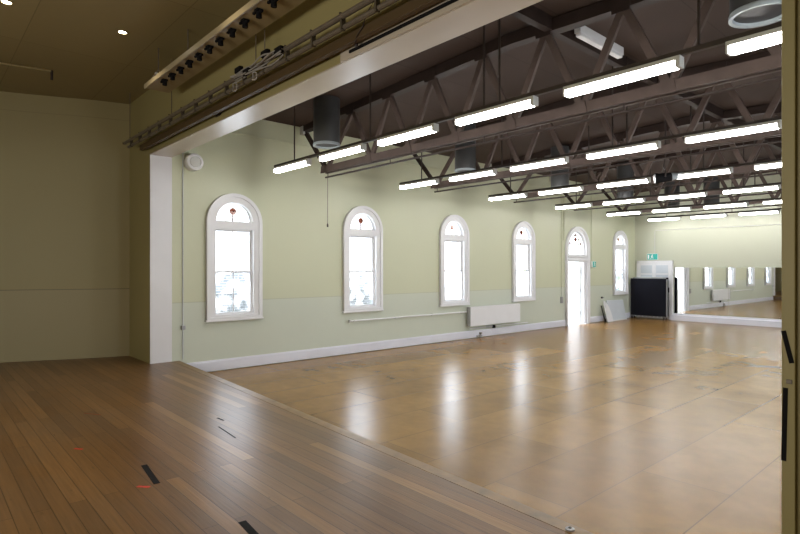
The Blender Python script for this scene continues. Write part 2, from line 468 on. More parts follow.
# picture rail, baseboards
struct(MB().box(XL, XL + .03, YP1, YF, H + 2.49, H + 2.53, .006).build('trim_6', M['hall_wall']), 'picture rail high on the left wall', 'trim')
mb = MB()
for y0, y1 in ((edge_y(XL), DOOR - .745), (DOOR + .745, YF)):
    mb.box(XL, XL + .028, y0, y1, .012, .185, .004); mb.box(XL, XL + .018, y0, y1, .18, .205, .004)
struct(mb.build('baseboard_left', M['white_trim']), 'white baseboard along the left wall', 'baseboard')
mb = MB(); mb.box(-8.17, XR, YF - .27, YF, 0.0, .19, .006); mb.box(-8.17, XR, YF - .06, YF, .185, .235, .004)
struct(mb.build('baseboard_far', M['white_trim']), 'deep white plinth under the long mirror', 'baseboard')

# ground outside
struct(MB().box(-40, XL - .3, -10, 40, -.2, -.06).build('ground', M['concrete']))

# ------------------------------------------------------------------ windows
def window(i, y, lower, muntin, label):
    root = struct_root('window_%d' % i, label, 'window', (XL, y, H - .94))
    hw = .375
    outer = arch(.54, H - .93, H + .84, c=y)
    op = [semi(.36, H + .855, y), rect(y - hw, y + hw, H - .84, H + .72)]
    plate_obj('casing', outer, op, .05, on_left(.02), M['white'], root)
    ring_o = arch(.54, H - .93, H + .84, c=y); ring_i = arch(.475, H - .88, H + .84, c=y)
    plate_obj('architrave', ring_o, [ring_i], .03, on_left(.055), M['white'], root)
    # deep lining behind the casing
    plate_obj('lining', arch(.46, H - .90, H + .84, c=y), op, .14, on_left(-.075), M['white'], root)
    MB().box(XL - .1, XL + .075, y - .56, y + .56, H - .96, H - .925, .008).build('sill', M['white'], root)
    # sashes
    def sash(nm, z0, z1, d, glassmat):
        o = rect(y - hw, y + hw, z0, z1); b = .035
        hs = [rect(y - hw + b, y + hw - b, z0 + b, z1 - b)]
        s = plate_obj(nm, o, hs, .035, on_left(d), M['white'], root)
        if muntin: 
            mo = MB(); mo.box(XL + d - .012, XL + d + .012, y - .009, y + .009, z0 + b, z1 - b); mo.build('glazing_bar', M['glass_pink'] if False else M['white'], s)
        plate_obj('pane', rect(y - hw + b, y + hw - b, z0 + b, z1 - b), [], .004, on_left(d), glassmat, s)
    sash('upper_sash', H - .08, H + .72, -.085, M['glass'])
    sash('lower_sash', H - .84, H - .045, -.05, lower)
    # lunette
    L = plate_obj('fanlight', semi(.36, H + .855, y), [semi(.335, H + .875, y)], .03, on_left(-.07), M['white'], root)
    plate_obj('pane', semi(.337, H + .873, y), [], .004, on_left(-.07), M['glass'], L)
    xq = XL - .062
    mb = MB(); mb.lathe([(.0, 0), (.066, 0), (.066, .006), (0, .006)], (xq, y, H + 1.06), 'X', 20)
    mb.box(xq, xq + .005, y - .075, y + .075, H + 1.053, H + 1.067); mb.build('rosette', M['glass_red'], L)
    mb = MB(); mb.box(xq, xq + .005, y - .017, y + .017, H + .875, H + 1.0); mb.build('stem', M['glass_pink'], L)
    mb = MB()
    for a in (25, 50, 130, 155):
        q = math.radians(a); mb.lathe([(0, 0), (.014, 0), (.014, .005), (0, .005)], (xq, y + .27 * math.cos(q), H + .875 + .27 * math.sin(q)), 'X', 10)
    for s_ in (-1, 1):
        mb.box(xq, xq + .004, y + s_ * .14 - .005, y + s_ * .14 + .005, H + .875, H + 1.15)
        mb.tube([(xq, y + s_ * .31, H + .89), (xq, y + s_ * .25, H + 1.0), (xq, y + s_ * .16, H + 1.02), (xq, y + s_ * .07, H + 1.06)], .003, 5)
    mb.build('leadwork', M['glass_grey'], L)
    return root
names = ['arched white sash window nearest the stage, with a central glazing bar', 'second arched white sash window from the stage, above the heating pipe',
         'third arched white sash window from the stage, left of the radiator', 'fourth arched white sash window from the stage, right of the radiator',
         'arched white sash window beyond the open doorway, near the end wall']
lows = [M['glass_obscure'], M['glass_obscure_faint'], M['glass'], M['glass'], M['glass_obscure_faint']]
for i, y in enumerate(WINS): window(i + 1, y, lows[i], i == 0, names[i])

# doorway in the left wall, leaf opened outward
d = struct_root('door_1', 'open white arched doorway flooded with daylight on the left wall', 'door', (XL, DOOR, 0))
y = DOOR; hw = .575
outer = arch(.735, .0, H + .645, c=y)
fan = arch(.56, H + .44, H + .66, c=y)
plate_obj('door_frame', outer, [fan, rect(y - hw - .03, y + hw + .03, .002, H + .215)], .05, on_left(.02), M['white'], d)
plate_obj('architrave', outer, [arch(.665, .002, H + .645, c=y)], .03, on_left(.055), M['white'], d)
plate_obj('lining', arch(.64, .001, H + .66, c=y), [fan, rect(y - hw, y + hw, .003, H + .215)], .2, on_left(-.105), M['white'], d)
MB().box(XL, XL + .085, y - .62, y + .62, H + .25, H + .30, .006).box(XL, XL + .07, y - .62, y + .62, H + .36, H + .40, .006).build('transom', M['white'], d)
F = plate_obj('fanlight', fan, [arch(.525, H + .47, H + .66, c=y)], .03, on_left(-.07), M['white'], d)
plate_obj('pane', arch(.527, H + .468, H + .66, c=y), [], .004, on_left(-.07), M['glass'], F)
xq = XL - .062
mb = MB()
for s_ in (-.19, .19): mb.box(xq, xq + .005, y + s_ - .006, y + s_ + .006, H + .47, H + 1.12)
for zz in (.62, .78, .94): mb.box(xq, xq + .004, y - .52, y + .52, H + zz - .004, H + zz + .004)
mb.build('leadwork', M['glass_grey'], F)
mb = MB(); mb.lathe([(0, 0), (.075, 0), (.075, .006), (0, .006)], (xq, y, H + .96), 'X', 20); mb.box(xq, xq + .005, y - .13, y + .13, H + .95, H + .97); mb.build('rosette', M['glass_red'], F)
mb = MB(); mb.box(xq, xq + .005, y - .02, y + .02, H + .68, H + .88)
for q in (-.33, .33): mb.lathe([(0, 0), (.05, 0), (.05, .005), (0, .005)], (xq, y + q, H + .82), 'X', 14)
mb.lathe([(0, 0), (.05, 0), (.05, .005), (0, .005)], (xq, y, H + 1.1), 'X', 14)
mb.build('stem', M['glass_pink'], F)
mb = MB()
for a_ in range(8): q_ = a_ * PI / 4 + .3; mb.lathe([(0, 0), (.035, 0), (.035, .005), (0, .005)], (xq, y + .22 * math.cos(q_), H + .90 + .2 * math.sin(q_)), 'X', 8)
mb.build('petal_ring', M['glass_pink'], F)
mb = MB(); mb.box(XL - .98, XL - .20, y + hw - .06, y + hw - .015, .01, H + .19, .004)
lf = mb.build('door_leaf', M['white'], d)
mb = MB()
for zz in (.35, 1.1, 1.75): mb.cyl((XL - .19, y + hw - .05, zz - .05), (XL - .19, y + hw - .05, zz + .05), .012, seg=10)
mb.build('hinge', M['grey_metal'], lf)

# double doors on the end wall
d = struct_root('door_2', 'white double doors in the corner behind the black board', 'door', (-8.86, YF, 0))
x0, x1, zt = -9.52, -8.19, H + .285
mb = MB(); mb.box(x0, x0 + .09, YF - .05, YF, 0, zt, .006); mb.box(x1 - .11, x1, YF - .10, YF, 0, zt, .006); mb.box(x0, x1, YF - .05, YF, zt - .09, zt, .006)
mb.build('door_frame', M['white'], d)
xm = -8.87
for (a, b_) in ((x0 + .09, xm - .004), (xm + .004, x1 - .11)):
    mb = MB(); mb.box(a, b_, YF - .035, YF, .01, zt - .09)
    lf = mb.build('door_leaf', M['white'], d)
    mb = MB()
    for za, zb in ((.25, 1.0), (1.15, 1.62), (1.68, zt - .17)):
        mb.box(a + .07, b_ - .07, YF - .044, YF - .034, za, zb, .003)
    mb.build('door_panel', M['panel_grey'], lf)  # greyer panel colour paints in the shade contrast of recesses
mb = MB(); mb.box(x1 - .17, x1 - .13, YF - .05, YF - .035, .98, 1.16); mb.cyl((x1 - .15, YF - .10, 1.07), (x1 - .15, YF - .035, 1.07), .012); mb.cyl((x1 - .25, YF - .10, 1.07), (x1 - .14, YF - .10, 1.07), .011)
mb.build('door_handle', M['black'], d)

# ------------------------------------------------------------------ long mirror in panels
MIR = .0062; pw = 1.78; k = 0; xs = -8.165
ords = ['first', 'second', 'third', 'fourth', 'fifth']
for k in range(2):
    o = MB().box(xs + k * pw, xs + (k + 1) * pw - .004, YF - .014, YF - .002, .237, H + .03).build('wall_mirror', M['mirror'])
    tag(o, ['wall mirror panel beside the white double doors, reflecting the bright doorway', 'wall mirror panel right of the first, cut off by the stage pier'][k], 'mirror', 'mirror panels along the end wall')
o = MB().box(xs + 2 * pw, XR - .02, YF - .014, YF - .002, .237, H + .03).build('wall_mirror', M['mirror'])
tag(o, 'wall mirror panel furthest right on the end wall, behind the stage pier', 'mirror', 'mirror panels along the end wall')

for o in [q for q in bpy.data.objects if q.name.startswith('wall_mirror')]:      # hung a hair out of square with the wall
    for v in o.data.vertices: v.co.y -= MIR * (v.co.x - xs)
# ------------------------------------------------------------------ trusses
def truss():
    t = thing('roof_truss', 'dark brown roof truss nearest the stage, above the first row of lights', 'roof truss', (0, 5.95, H + 1.83), 'roof trusses across the hall')
    Y = 5.95; TH = .10
    tops = [-9.55, -7.92, -6.9, -5.9, -4.9, -3.9, -2.9, -1.9, -.9, .75]
    bots = [-8.75, -7.4, -6.4, -5.4, -4.4, -3.4, -2.4, -1.4, -.05]
    zt = lambda x: H + 2.80 + .20 * (1 - abs(x + 4.4) / 5.2)
    zb = H + 1.89
    mb = MB()
    mb.beam((XL, Y, zt(XL) + .02), (-4.4, Y, zt(-4.4) + .02), .15, .15); mb.beam((-4.4, Y, zt(-4.4) + .02), (XR, Y, zt(XR) + .02), .15, .15)
    mb.build('top_chord', M['dark_beam'], t)
    MB().box(-8.85, .05, Y - .075, Y - .03, zb - .06, zb + .06).box(-8.85, .05, Y + .03, Y + .075, zb - .06, zb + .06).build('bottom_chord', M['beam_light'], t)
    seq = []
    for i in range(9): seq += [(tops[i], bots[i]), (tops[i + 1], bots[i])]
    for i, (xt, xb) in enumerate(seq):
        MB().beam((xt, Y + (.004 if i % 2 else -.004), zt(xt)), (xb, Y + (.004 if i % 2 else -.004), zb), .085, .05).build('web_member', M['dark_beam'] if i in (0, 17) else M['beam_light'], t)
    for x in tops[1:-1]:
        g = MB().poly_prism([(x - .13, 0), (x + .13, 0), (x + .1, .17), (x - .1, .17)], 0, .012).build('gusset_plate', M['dark_beam'], t)
        for v in g.data.vertices: v.co = Vector((v.co.x, Y - .085 + v.co.z, zt(x) + .07 - v.co.y))
    for x in bots:
        g = MB().poly_prism([(x - .1, 0), (x + .1, 0), (x + .07, .14), (x - .07, .14)], 0, .012).build('gusset_plate', M['beam_light'], t)
        for v in g.data.vertices: v.co = Vector((v.co.x, Y - .085 + v.co.z, zb - .07 + v.co.y))
    MB().box(XL, XL + .12, Y - .08, Y + .08, H + 2.70, H + 2.86, .005).build('wall_bracket', M['socket'], t)
    return t
T0 = truss()
tl = ['second dark roof truss from the stage, above the second row of lights', 'third roof truss from the stage, behind the black spotlight and third light row',
      'fourth roof truss from the stage, above the fourth row of lights', 'roof truss furthest from the stage, in front of the end wall']
for i in range(4): dup(T0, (0, 5.95 + 2.98 * (i + 1), H + 1.83), tl[i])
ordw = ['nearest the stage', 'second from the stage', 'third from the stage', 'fourth from the stage', 'furthest from the stage']
for i in range(5):
    yy = 5.95 + 2.98 * i
    mb = MB(); mb.cyl((-8.8, yy, H + 1.745), (.1, yy, H + 1.745), .017, seg=10)
    for x in (-8.72, -6.9, -4.9, -2.9, -.9): mb.cyl((x, yy, H + 1.745), (x, yy, H + 1.85), .008, seg=6)
    tag(mb.build('conduit_pipe', M['rail'], smooth=True), 'thin dark pipe slung under the roof truss ' + ordw[i], 'pipe', 'pipes under the trusses')

# beam along the ceiling, and a second hidden behind the header side
def zc(x): return cz0 + (cz1 - cz0) * (1 - abs(x + 4.4) / 5.2)
o = MB().box(-3.87, -3.77, YP1, YF, H + 2.93, zc(-3.8) + .02).build('ceiling_beam', M['dark_beam'])
tag(o, 'dark beam running lengthwise under the hall ceiling beside the small unlit light', 'beam')
t = thing('ceiling_light', 'unlit white batten light fixed lengthwise under the hall ceiling beside the dark beam', 'light', (-3.65, 6.87, zc(-3.65) - .02))
MB().box(-3.72, -3.63, 6.30, 7.45, H + 2.985, zc(-3.66) + .005, .004).build('housing', M['white'], t)
MB().box(-3.715, -3.635, 6.32, 7.43, H + 2.945, H + 2.99, .012).build('diffuser', M['white'], t)

# ------------------------------------------------------------------ fluorescent light rows
ROWS = [4.83 + 2.98 * i for i in range(6)]
VIS = [6, 5, 5, 4, 4, 3]
def fluoro():
    t = thing('fluorescent_light', '', 'light', (0, 0, 0))
    hs = MB().box(0, 1.10, -.045, .045, .055, .095, .004).build('housing', M['light_body'], t)
    MB().box(.02, 1.06, -.046, .046, 0, .06, .007).build('diffuser', M['tube'], t)
    MB().box(1.06, 1.10, -.048, .048, -.001, .062, .006).build('end_cap', M['light_body'], hs)
    MB().box(.0, .02, -.048, .048, -.001, .062, .006).build('end_cap', M['light_body'], hs)
    return t
roww = ['in the row nearest the stage', 'in the second row from the stage', 'in the third row from the stage', 'in the fourth row from the stage', 'in the fifth row from the stage', 'in the row nearest the end wall']
colw = ['leftmost lit fluorescent light, next to the left wall,', 'second lit fluorescent light from the left wall', 'third lit fluorescent light from the left wall', 'fourth lit fluorescent light from the left wall', 'fifth lit fluorescent light from the left wall', 'lit fluorescent light cut off by the pier']
P = fluoro(); first = True
for r, y in enumerate(ROWS):
    for k in range(VIS[r]):
        loc = (-8.71 + 1.44 * k, y, H + 1.69); lab = colw[k] + ' ' + roww[r]
        if first: P.location = loc; P['label'] = lab; P['group'] = 'fluorescent lights hung in rows'; first = False
        else: dup(P, loc, lab, 'fluorescent lights hung in rows')
    t = thing('light_rail', 'dark hanging rail on thin rods carrying the lights ' + roww[r], 'rail', (0, y, H + 1.785), 'rails carrying the light rows')
    MB().box(-8.73, .1, y - .025, y + .025, H + 1.788, H + 1.828, .003).build('trunking', M['rail'], t)
    for x in (-8.07, -6.03, -3.98, -3.76, -1.72):
        if x < -1.9 or r == 0: MB().cyl((x, y, H + 1.826), (x, y, zc(x) - .001), .012, seg=8).build('rod', M['rail'], t)

# ------------------------------------------------------------------ ventilation drums
def drum():
    t = thing('ventilation_drum', '', 'ventilator', (0, 0, 0))
    mb = MB(); mb.lathe([(.225, .03), (.23, .05), (.23, .60), (.228, .62), (.23, .64), (.23, .96), (.21, .96), (.205, .04), (.225, .03)], (0, 0, 0)); mb.build('drum_shell', M['drum'], t, True)
    mb = MB(); mb.lathe([(.232, .045), (.238, .03), (.236, 0), (.205, 0.004), (.195, .06), (.204, .06), (.225, .04), (.232, .045)], (0, 0, 0)); mb.build('rim', M['drum_rim'], t, True)
    mb = MB(); mb.lathe([(0, .30), (.206, .30), (.206, .31), (0, .31)], (0, 0, 0)); mb.lathe([(.0, .2), (.06, .2), (.06, .3), (0, .3)], (0, 0, 0)); mb.build('baffle', M['black'], t)
    return t
drums = [(-7.98, 5.42, 'dark round ventilation drum nearest the left wall and the stage'), (-7.60, 8.62, 'second dark ventilation drum along the left wall, behind the second row of lights'),
         (-7.23, 11.60, 'third dark ventilation drum along the left wall, behind the third row of lights'), (-7.07, 14.58, 'fourth dark ventilation drum along the left wall'),
         (-7.5, 18.75, 'dark ventilation drum near the end wall, left one of the far pair'), (-6.5, 19.33, 'dark ventilation drum near the end wall, right one of the far pair'),
         (-1.42, 5.36, 'large dark ventilation drum seen from below at the top right beside the pier')]
D0 = drum()
for i, (x, y, lab) in enumerate(drums):
    if i == 0: D0.location = (x, y, H + 2.13); D0['label'] = lab; D0['group'] = 'ventilation drums under the hall ceiling'
    else: dup(D0, (x, y, H + (2.13, 2.01, 1.90, 1.82, 2.0, 1.98, 2.13)[i]), lab, 'ventilation drums under the hall ceiling').scale = ((1, 1, 1), (.95, .95, 1), (.92, .92, 1.04), (.92, .92, 1.08), (1, 1, 1), (1, 1, 1), (1, 1, 1))[i]

# spotlight hung from third truss
t = thing('spotlight', 'black spotlight hung on a bracket just in front of the third row of lights', 'spotlight', (-4.33, 10.55, H + 1.70))
ax = Vector((-.80, -.58, -.10)).normalized(); c0 = Vector((-4.36, 10.53, H + 1.70))
MB().cyl(c0 - ax * .13, c0 + ax * .10, .075, .09, 20).cyl(c0 + ax * .10, c0 + ax * .16, .10, .10, 20).build('housing', M['black'], t, True)
MB().cyl(c0 + ax * .158, c0 + ax * .164, .08, .08, 20).build('lens', M['drum'], t)
MB().cyl(c0 - ax * .24, c0 - ax * .13, .055, .075, 16).build('lamp_base', M['drum_rim'], t, True)
side = ax.cross(Vector((0, 0, 1))).normalized()
MB().tube([c0 + side * .11, c0 + side * .12 + Vector((0, 0, .12)), c0 + Vector((0, 0, .20)), c0 - side * .12 + Vector((0, 0, .12)), c0 - side * .11], .012, 6).build('bracket', M['rail'], t)
MB().tube([c0 + Vector((0, 0, .20)), (c0.x + .03, c0.y, H + 2.12), (c0.x + .03, c0.y, zc(c0.x + .03) - .001)], .014, 6).build('drop_pole', M['rail'], t)

# pull cord at the first truss end
t = thing('pull_cord', 'thin pull cord hanging down from the end of the first roof truss', 'cord', (-8.73, 5.95, H + .8))
MB().cyl((-8.73, 5.95, H + .86), (-8.73, 5.95, H + 1.74), .0075, seg=6).build('cord', M['pipe'], t)
MB().lathe([(.006, .07), (.016, .055), (.018, .01), (.01, 0)], (-8.73, 5.95, H + .79), 'Z', 10).build('toggle', M['rail'], t)

# ------------------------------------------------------------------ left wall fittings
t = thing('wall_speaker', 'round white wall speaker high beside the stage opening', 'speaker', (XL, 3.69, H + 1.85))
mb = MB(); mb.lathe([(.145, 0), (.15, .02), (.15, .13), (.14, .15), (.1, .155), (.095, .145), (.0, .145)], (XL, 3.69, H + 1.85), 'X', 32); mb.build('casing', M['white'], t, True)
mb = MB(); mb.lathe([(.094, 0.147), (.09, .152), (.0, .152)], (XL, 3.69, H + 1.85), 'X', 24); mb.build('grille', M['light_body'], t, True)

t = thing('conduit', 'thin vertical conduit with a switch beside the stage opening', 'conduit', (XL + .02, 3.53, ZS))
MB().cyl((XL + .014, 3.525, .28), (XL + .014, 3.525, 4.3), .009, seg=8).build('tube', M['panel_grey'], t)
MB().box(XL, XL + .05, 3.49, 3.56, H - 1.06, H - .99, .006).build('switch_box', M['grey_metal'], t)

t = thing('radiator', 'long white panel radiator low on the wall between the third and fourth windows', 'radiator', (XL, 12, .3))
MB().box(XL + .06, XL + .15, 10.92, 13.1, .33, .83, .012).build('panel', M['white'], t)
MB().box(XL + .065, XL + .145, 10.94, 13.08, .825, .845, .004).build('top_grille', M['white'], t)
MB().box(XL + .055, XL + .155, 10.885, 10.925, .34, .84, .008).build('end_panel', M['grey_metal'], t)
for yy in (11.2, 12.8): MB().box(XL, XL + .07, yy - .03, yy + .03, .45, .75).build('bracket', M['grey_metal'], t)
t = thing('heating_pipe', 'pale pipe along the left wall running from under the second window to the radiator', 'pipe', (XL, 9, H - 1.14))
MB().tube([(XL + .045, 7.12, .715), (XL + .045, 10.9, .715)], .017).build('tube', M['white'], t, True)
for yy in (7.2, 8.4, 9.6, 10.7): MB().box(XL, XL + .06, yy - .012, yy + .012, .69, .74, .003).build('clip', M['light_body'], t)
MB().lathe([(.0, 0), (.028, 0), (.028, .06), (.0, .06)], (XL + .045, 7.08, .685), 'Z', 12).build('end_fitting', M['light_body'], t)
t = thing('valve_pipe', 'pale pipe with a black valve knob just under the radiator', 'pipe', (XL, 12.4, .25))
MB().tube([(XL + .04, 11.0, .262), (XL + .04, 13.6, .262)], .014).build('tube', M['white'], t, True)
MB().lathe([(.0, 0), (.045, .005), (.05, .05), (.035, .09), (0, .095)], (XL + .06, 12.0, .21), 'Z', 14).build('knob', M['black'], t, True)
MB().box(XL, XL + .05, 11.72, 12.12, .24, .285, .005).build('valve_body', M['grey_metal'], t)
t = thing('floor_valve', 'small grey valve at the foot of the baseboard below the radiator', 'valve', (XL + .05, 11.44, 0))
MB().cyl((XL + .06, 11.44, 0), (XL + .06, 11.44, .10), .022, seg=10).box(XL + .028, XL + .07, 11.3, 11.5, .03, .065, .006).build('body', M['grey_metal'], t)
MB().lathe([(0, .10), (.038, .10), (.038, .135), (0, .14)], (XL + .06, 11.44, 0), 'Z', 12).build('handwheel', M['pipe'], t)

t = thing('conduit', 'pair of thin vertical conduits on the wall just left of the open doorway', 'conduit', (XL, 15.55, 1))
MB().cyl((XL + .015, 15.62, H + .9), (XL + .015, 15.62, H + 2.49), .016, seg=8).build('tube', M['hall_wall'], t)
MB().cyl((XL + .015, 15.47, .9), (XL + .015, 15.47, H + 2.49), .014, seg=8).build('tube', M['hall_wall'], t)
MB().box(XL, XL + .05, 15.42, 15.52, .75, .95, .006).build('switch_box', M['grey_metal'], t)
t = thing('conduit', 'thin vertical conduit running down to the exit sign right of the open doorway', 'conduit', (XL, 17.32, H))
MB().cyl((XL + .015, 17.33, H + .28), (XL + .015, 17.33, H + 2.49), .014, seg=8).build('tube', M['hall_wall'], t)

# exit signs: green face with a white running figure and a door shape
def exit_sign(origin, ux, nrm, w, h, label):
    """origin = centre of the sign's face, ux = unit along its width, nrm = facing"""
    o = Vector(origin); ux = Vector(ux); nrm = Vector(nrm); up = Vector((0, 0, 1))
    t = thing('exit_sign', label, 'exit sign', tuple(o))
    R3 = Matrix((ux, nrm, up)).transposed()
    def bx(mb, u0, u1, d0, d1, w0, w1, ang=0):
        r = bmesh.ops.create_cube(mb.bm, size=1)
        ca, sa = math.cos(ang), math.sin(ang)
        for v in r['verts']:
            a = v.co.x * (u1 - u0); c_ = v.co.z * (w1 - w0)
            p = Vector(((u0 + u1) / 2 + a * ca - c_ * sa, (d0 + d1) / 2 + v.co.y * (d1 - d0), (w0 + w1) / 2 + a * sa + c_ * ca))
            v.co = o + R3 @ p
    mb = MB(); bx(mb, -w / 2 - .012, w / 2 + .012, -.06, -.002, -h / 2 - .012, h / 2 + .012); mb.build('housing', M['sign_white'], t)
    mb = MB(); bx(mb, -w / 2, w / 2, -.003, .004, -h / 2, h / 2); fc = mb.build('face', M['green_sign'], t)
    s = h / .2
    mb = MB()
    def bar(u0, w0, u1, w1, th):
        L = math.hypot(u1 - u0, w1 - w0); a = math.atan2(w1 - w0, u1 - u0); cu, cw = (u0 + u1) / 2, (w0 + w1) / 2
        bx(mb, cu - L / 2, cu + L / 2, .004, .008, cw - th / 2, cw + th / 2, a)
    k = s
    hd = Vector((.005 * k, 0, .066 * k))
    r = bmesh.ops.create_cone(mb.bm, cap_ends=True, segments=14, radius1=.016 * k, radius2=.016 * k, depth=.004)
    for v in r['verts']: v.co = o + R3 @ Vector((hd.x + v.co.x, .006 + v.co.z, hd.z + v.co.y))
    bar(-.005 * k, .045 * k, -.015 * k, -.01 * k, .028 * k)          # torso
    bar(-.005 * k, .04 * k, .035 * k, .015 * k, .011 * k)            # arm forward
    bar(-.01 * k, .04 * k, -.05 * k, .02 * k, .011 * k)              # arm back
    bar(-.015 * k, -.01 * k, .03 * k, -.03 * k, .014 * k); bar(.03 * k, -.03 * k, .03 * k, -.075 * k, .013 * k)   # front leg
    bar(-.015 * k, -.01 * k, -.03 * k, -.05 * k, .014 * k); bar(-.03 * k, -.05 * k, -.07 * k, -.06 * k, .013 * k)  # back leg
    mb.build('running_figure', M['sign_white'], fc)
    if w > h * 1.3:
        mb = MB(); bx(mb, -.045 * k - w * .3, .0 * k - w * .3, .004, .008, -.07 * k, .07 * k); mb.build('door_symbol', M['sign_white'], fc)
    return t
exit_sign((XL + .075, 17.42, H + .14), (0, -1, 0), (1, 0, 0), .19, .19, 'small square green exit sign on the left wall right of the open doorway')
exit_sign((-8.92, YF - .07, H + .43), (1, 0, 0), (0, -1, 0), .37, .21, 'green and white exit sign above the double doors on the end wall')

# conduit on the end wall
t = thing('conduit', 'thin conduit along the end wall dropping to the exit sign over the double doors', 'conduit', (-8.85, YF, H + .6))
MB().tube([(-8.85, YF - .015, H + .545), (-8.85, YF - .015, H + 1.38), (-8.83, YF - .015, H + 1.40), (XR, YF - .015, H + 1.40)], .012).build('tube', M['light_body'], t)

# ------------------------------------------------------------------ corner: black folded table, white boards, pole
t = thing('folded_table', 'large black folded table on castors in front of the white double doors', 'folded table', (-8.9, 20.15, 0))
MB().box(-9.52, -8.235, 20.08, 20.105, .125, H - .37, .006).build('table_top', M['black_board'], t)
MB().box(-9.48, -8.21, 20.20, 20.225, .14, H - .33, .006).build('table_top', M['black_board'], t)
mb = MB(); mb.box(-8.24, -8.225, 20.09, 20.20, .1, H - .39, .004); mb.box(-9.54, -9.51, 20.09, 20.22, .1, H - .39, .004); mb.box(-9.45, -8.28, 20.12, 20.19, H - .37, H - .335, .004); mb.box(-9.5, -8.26, 20.12, 20.19, .09, .13, .004)
mb.build('frame', M['grey_metal'], t)
mb = MB(); mb.box(-9.2, -8.8, 20.13, 20.18, H - .338, H - .31, .004); mb.box(-8.7, -8.4, 20.13, 20.18, H - .338, H - .31, .004); mb.build('hinge', M['light_body'], t)
for x in (-9.46, -8.30):
    for yy in (20.05, 20.26):
        c = MB(); c.cyl((x - .015, yy, .045), (x + .015, yy, .045), .045, seg=16); c.box(x - .025, x + .025, yy - .02, yy + .02, .06, .10); c.build('castor', M['rail'], t, True)
for k in range(8):
    x = -9.36 + .135 * k; MB().box(x, x + .035, 20.07, 20.083, .095, .12).build('edge_clip', M['white'], t)

# pale board leaning on the left wall below the last window
t = thing('leaning_board', 'long pale grey board leaning on the left wall below the last window', 'board', (-9.45, 18.9, 0))
mb = MB(); q = [(-9.40, 18.42, 0), (-9.40, 19.50, 0), (-9.535, 19.50, .70), (-9.535, 18.30, .72)]
va = [mb.bm.verts.new(p) for p in q]; vb = [mb.bm.verts.new((p[0] - .03, p[1], p[2] + (.006 if i > 1 else .0))) for i, p in enumerate(q)]
mb.bm.faces.new(va); mb.bm.faces.new(vb[::-1])
for k in range(4): mb.bm.faces.new((va[k], va[(k + 1) % 4], vb[(k + 1) % 4], vb[k]))
mb.build('face', M['panel_grey'], t)
MB().box(-9.395, -9.38, 18.42, 19.50, .0, .03, .003).build('bottom_rail', M['white'], t)
# rounded white board in front of its near end
prof = [(17.99, 0), (18.385, 0), (18.37, .18), (18.34, .34), (18.28, .50), (18.18, .62), (18.06, .70), (17.99, .74)]
mb = MB()
va = [mb.bm.verts.new((-9.33 - .16 * z / .74, y, z)) for y, z in prof]; vb = [mb.bm.verts.new((-9.365 - .16 * z / .74, y, z)) for y, z in prof]
mb.bm.faces.new(va); mb.bm.faces.new(vb[::-1])
for k in range(len(prof)): mb.bm.faces.new((va[k], va[(k + 1) % len(prof)], vb[(k + 1) % len(prof)], vb[k]))
tag(mb.build('white_board', M['white']), 'white round-cornered board leaning in front of the near end of the grey board', 'board')
t = thing('dark_pole', 'short dark pole leaning on the wall beside the white sheet', 'pole', (-9.45, 17.93, 0))
MB().tube([(-9.40, 17.94, .0), (-9.47, 17.92, .28), (-9.53, 17.9, .56)], .02).build('shaft', M['rail'], t, True)
MB().lathe([(.03, 0), (.034, .02), (.03, .10), (.022, .12)], (-9.40, 17.94, .0), 'Z', 10).build('foot', M['black'], t)
t = thing('wall_tap', 'small dark wall tap above the dark pole', 'tap', (XL, 18.03, H - 1.02))
MB().box(XL, XL + .05, 18.0, 18.07, H - 1.05, H - .99, .01).build('body', M['rail'], t)
MB().cyl((XL + .05, 18.035, H - 1.02), (XL + .1, 18.035, H - 1.02), .012, seg=8).build('spindle', M['grey_metal'], t)

# ------------------------------------------------------------------ stage overhead
DL = 11
for (x, y, lab) in ((-7.53, 2.01, 'round recessed downlight lit in the stage ceiling, right one'), (-7.55, .81, 'round recessed downlight lit at the top left corner of the stage ceiling')):
    t = thing('downlight', lab, 'downlight', (x, y, H + 3.0), 'downlights in the stage ceiling')
    MB().lathe([(.07, .0), (.07, -.006), (.05, -.009), (.047, 0), (.07, 0)], (x, y, H + 3.0), 'Z', 24).build('trim_ring', M['stage_ceiling'], t, True)
    MB().lathe([(0, -.003), (.047, -.003), (.047, 0), (0, 0)], (x, y, H + 3.0), 'Z', 20).build('lens', M['down'], t)
    ld = bpy.data.lights.new('downlight_or_fill_beam', 'SPOT'); ld.energy = DL; ld.color = (1, .82, .55); ld.spot_size = 1.9; ld.spot_blend = .6; ld.shadow_soft_size = .05
    lo = bpy.data.objects.new('downlight_or_fill_beam', ld); COL.objects.link(lo); lo.location = (x, y, H + 2.97)

# unseen spots added above and behind the camera to brighten the stage
for x in (-5.2, -2.9, -.6):
    for y in (-.4, .81, 2.01):
        if y > 2 and x > -3: continue
        ld = bpy.data.lights.new('downlight_or_fill_beam', 'SPOT'); ld.energy = DL; ld.color = (1, .80, .52); ld.spot_size = 1.9; ld.spot_blend = .6; ld.shadow_soft_size = .05
        lo = bpy.data.objects.new('downlight_or_fill_beam', ld); COL.objects.link(lo); lo.location = (x, y, H + 2.985)
t = thing('sprinkler_pipe', 'thin pipe across the stage ceiling ending in a small dark drop', 'pipe', (-9.5, .9, H + 2.9))
MB().tube([(-9.9, -.6, H + 2.93), (-9.52, 1.57, H + 2.93)], .016).build('tube', M['stage_ceiling'], t)
MB().cyl((-9.52, 1.57, H + 2.80), (-9.52, 1.57, H + 2.94), .018, seg=10).build('drop', M['rail'], t)
MB().box(-9.70, -9.66, .60, .64, H + 2.93, H + 2.999).build('clip', M['stage_ceiling'], t)

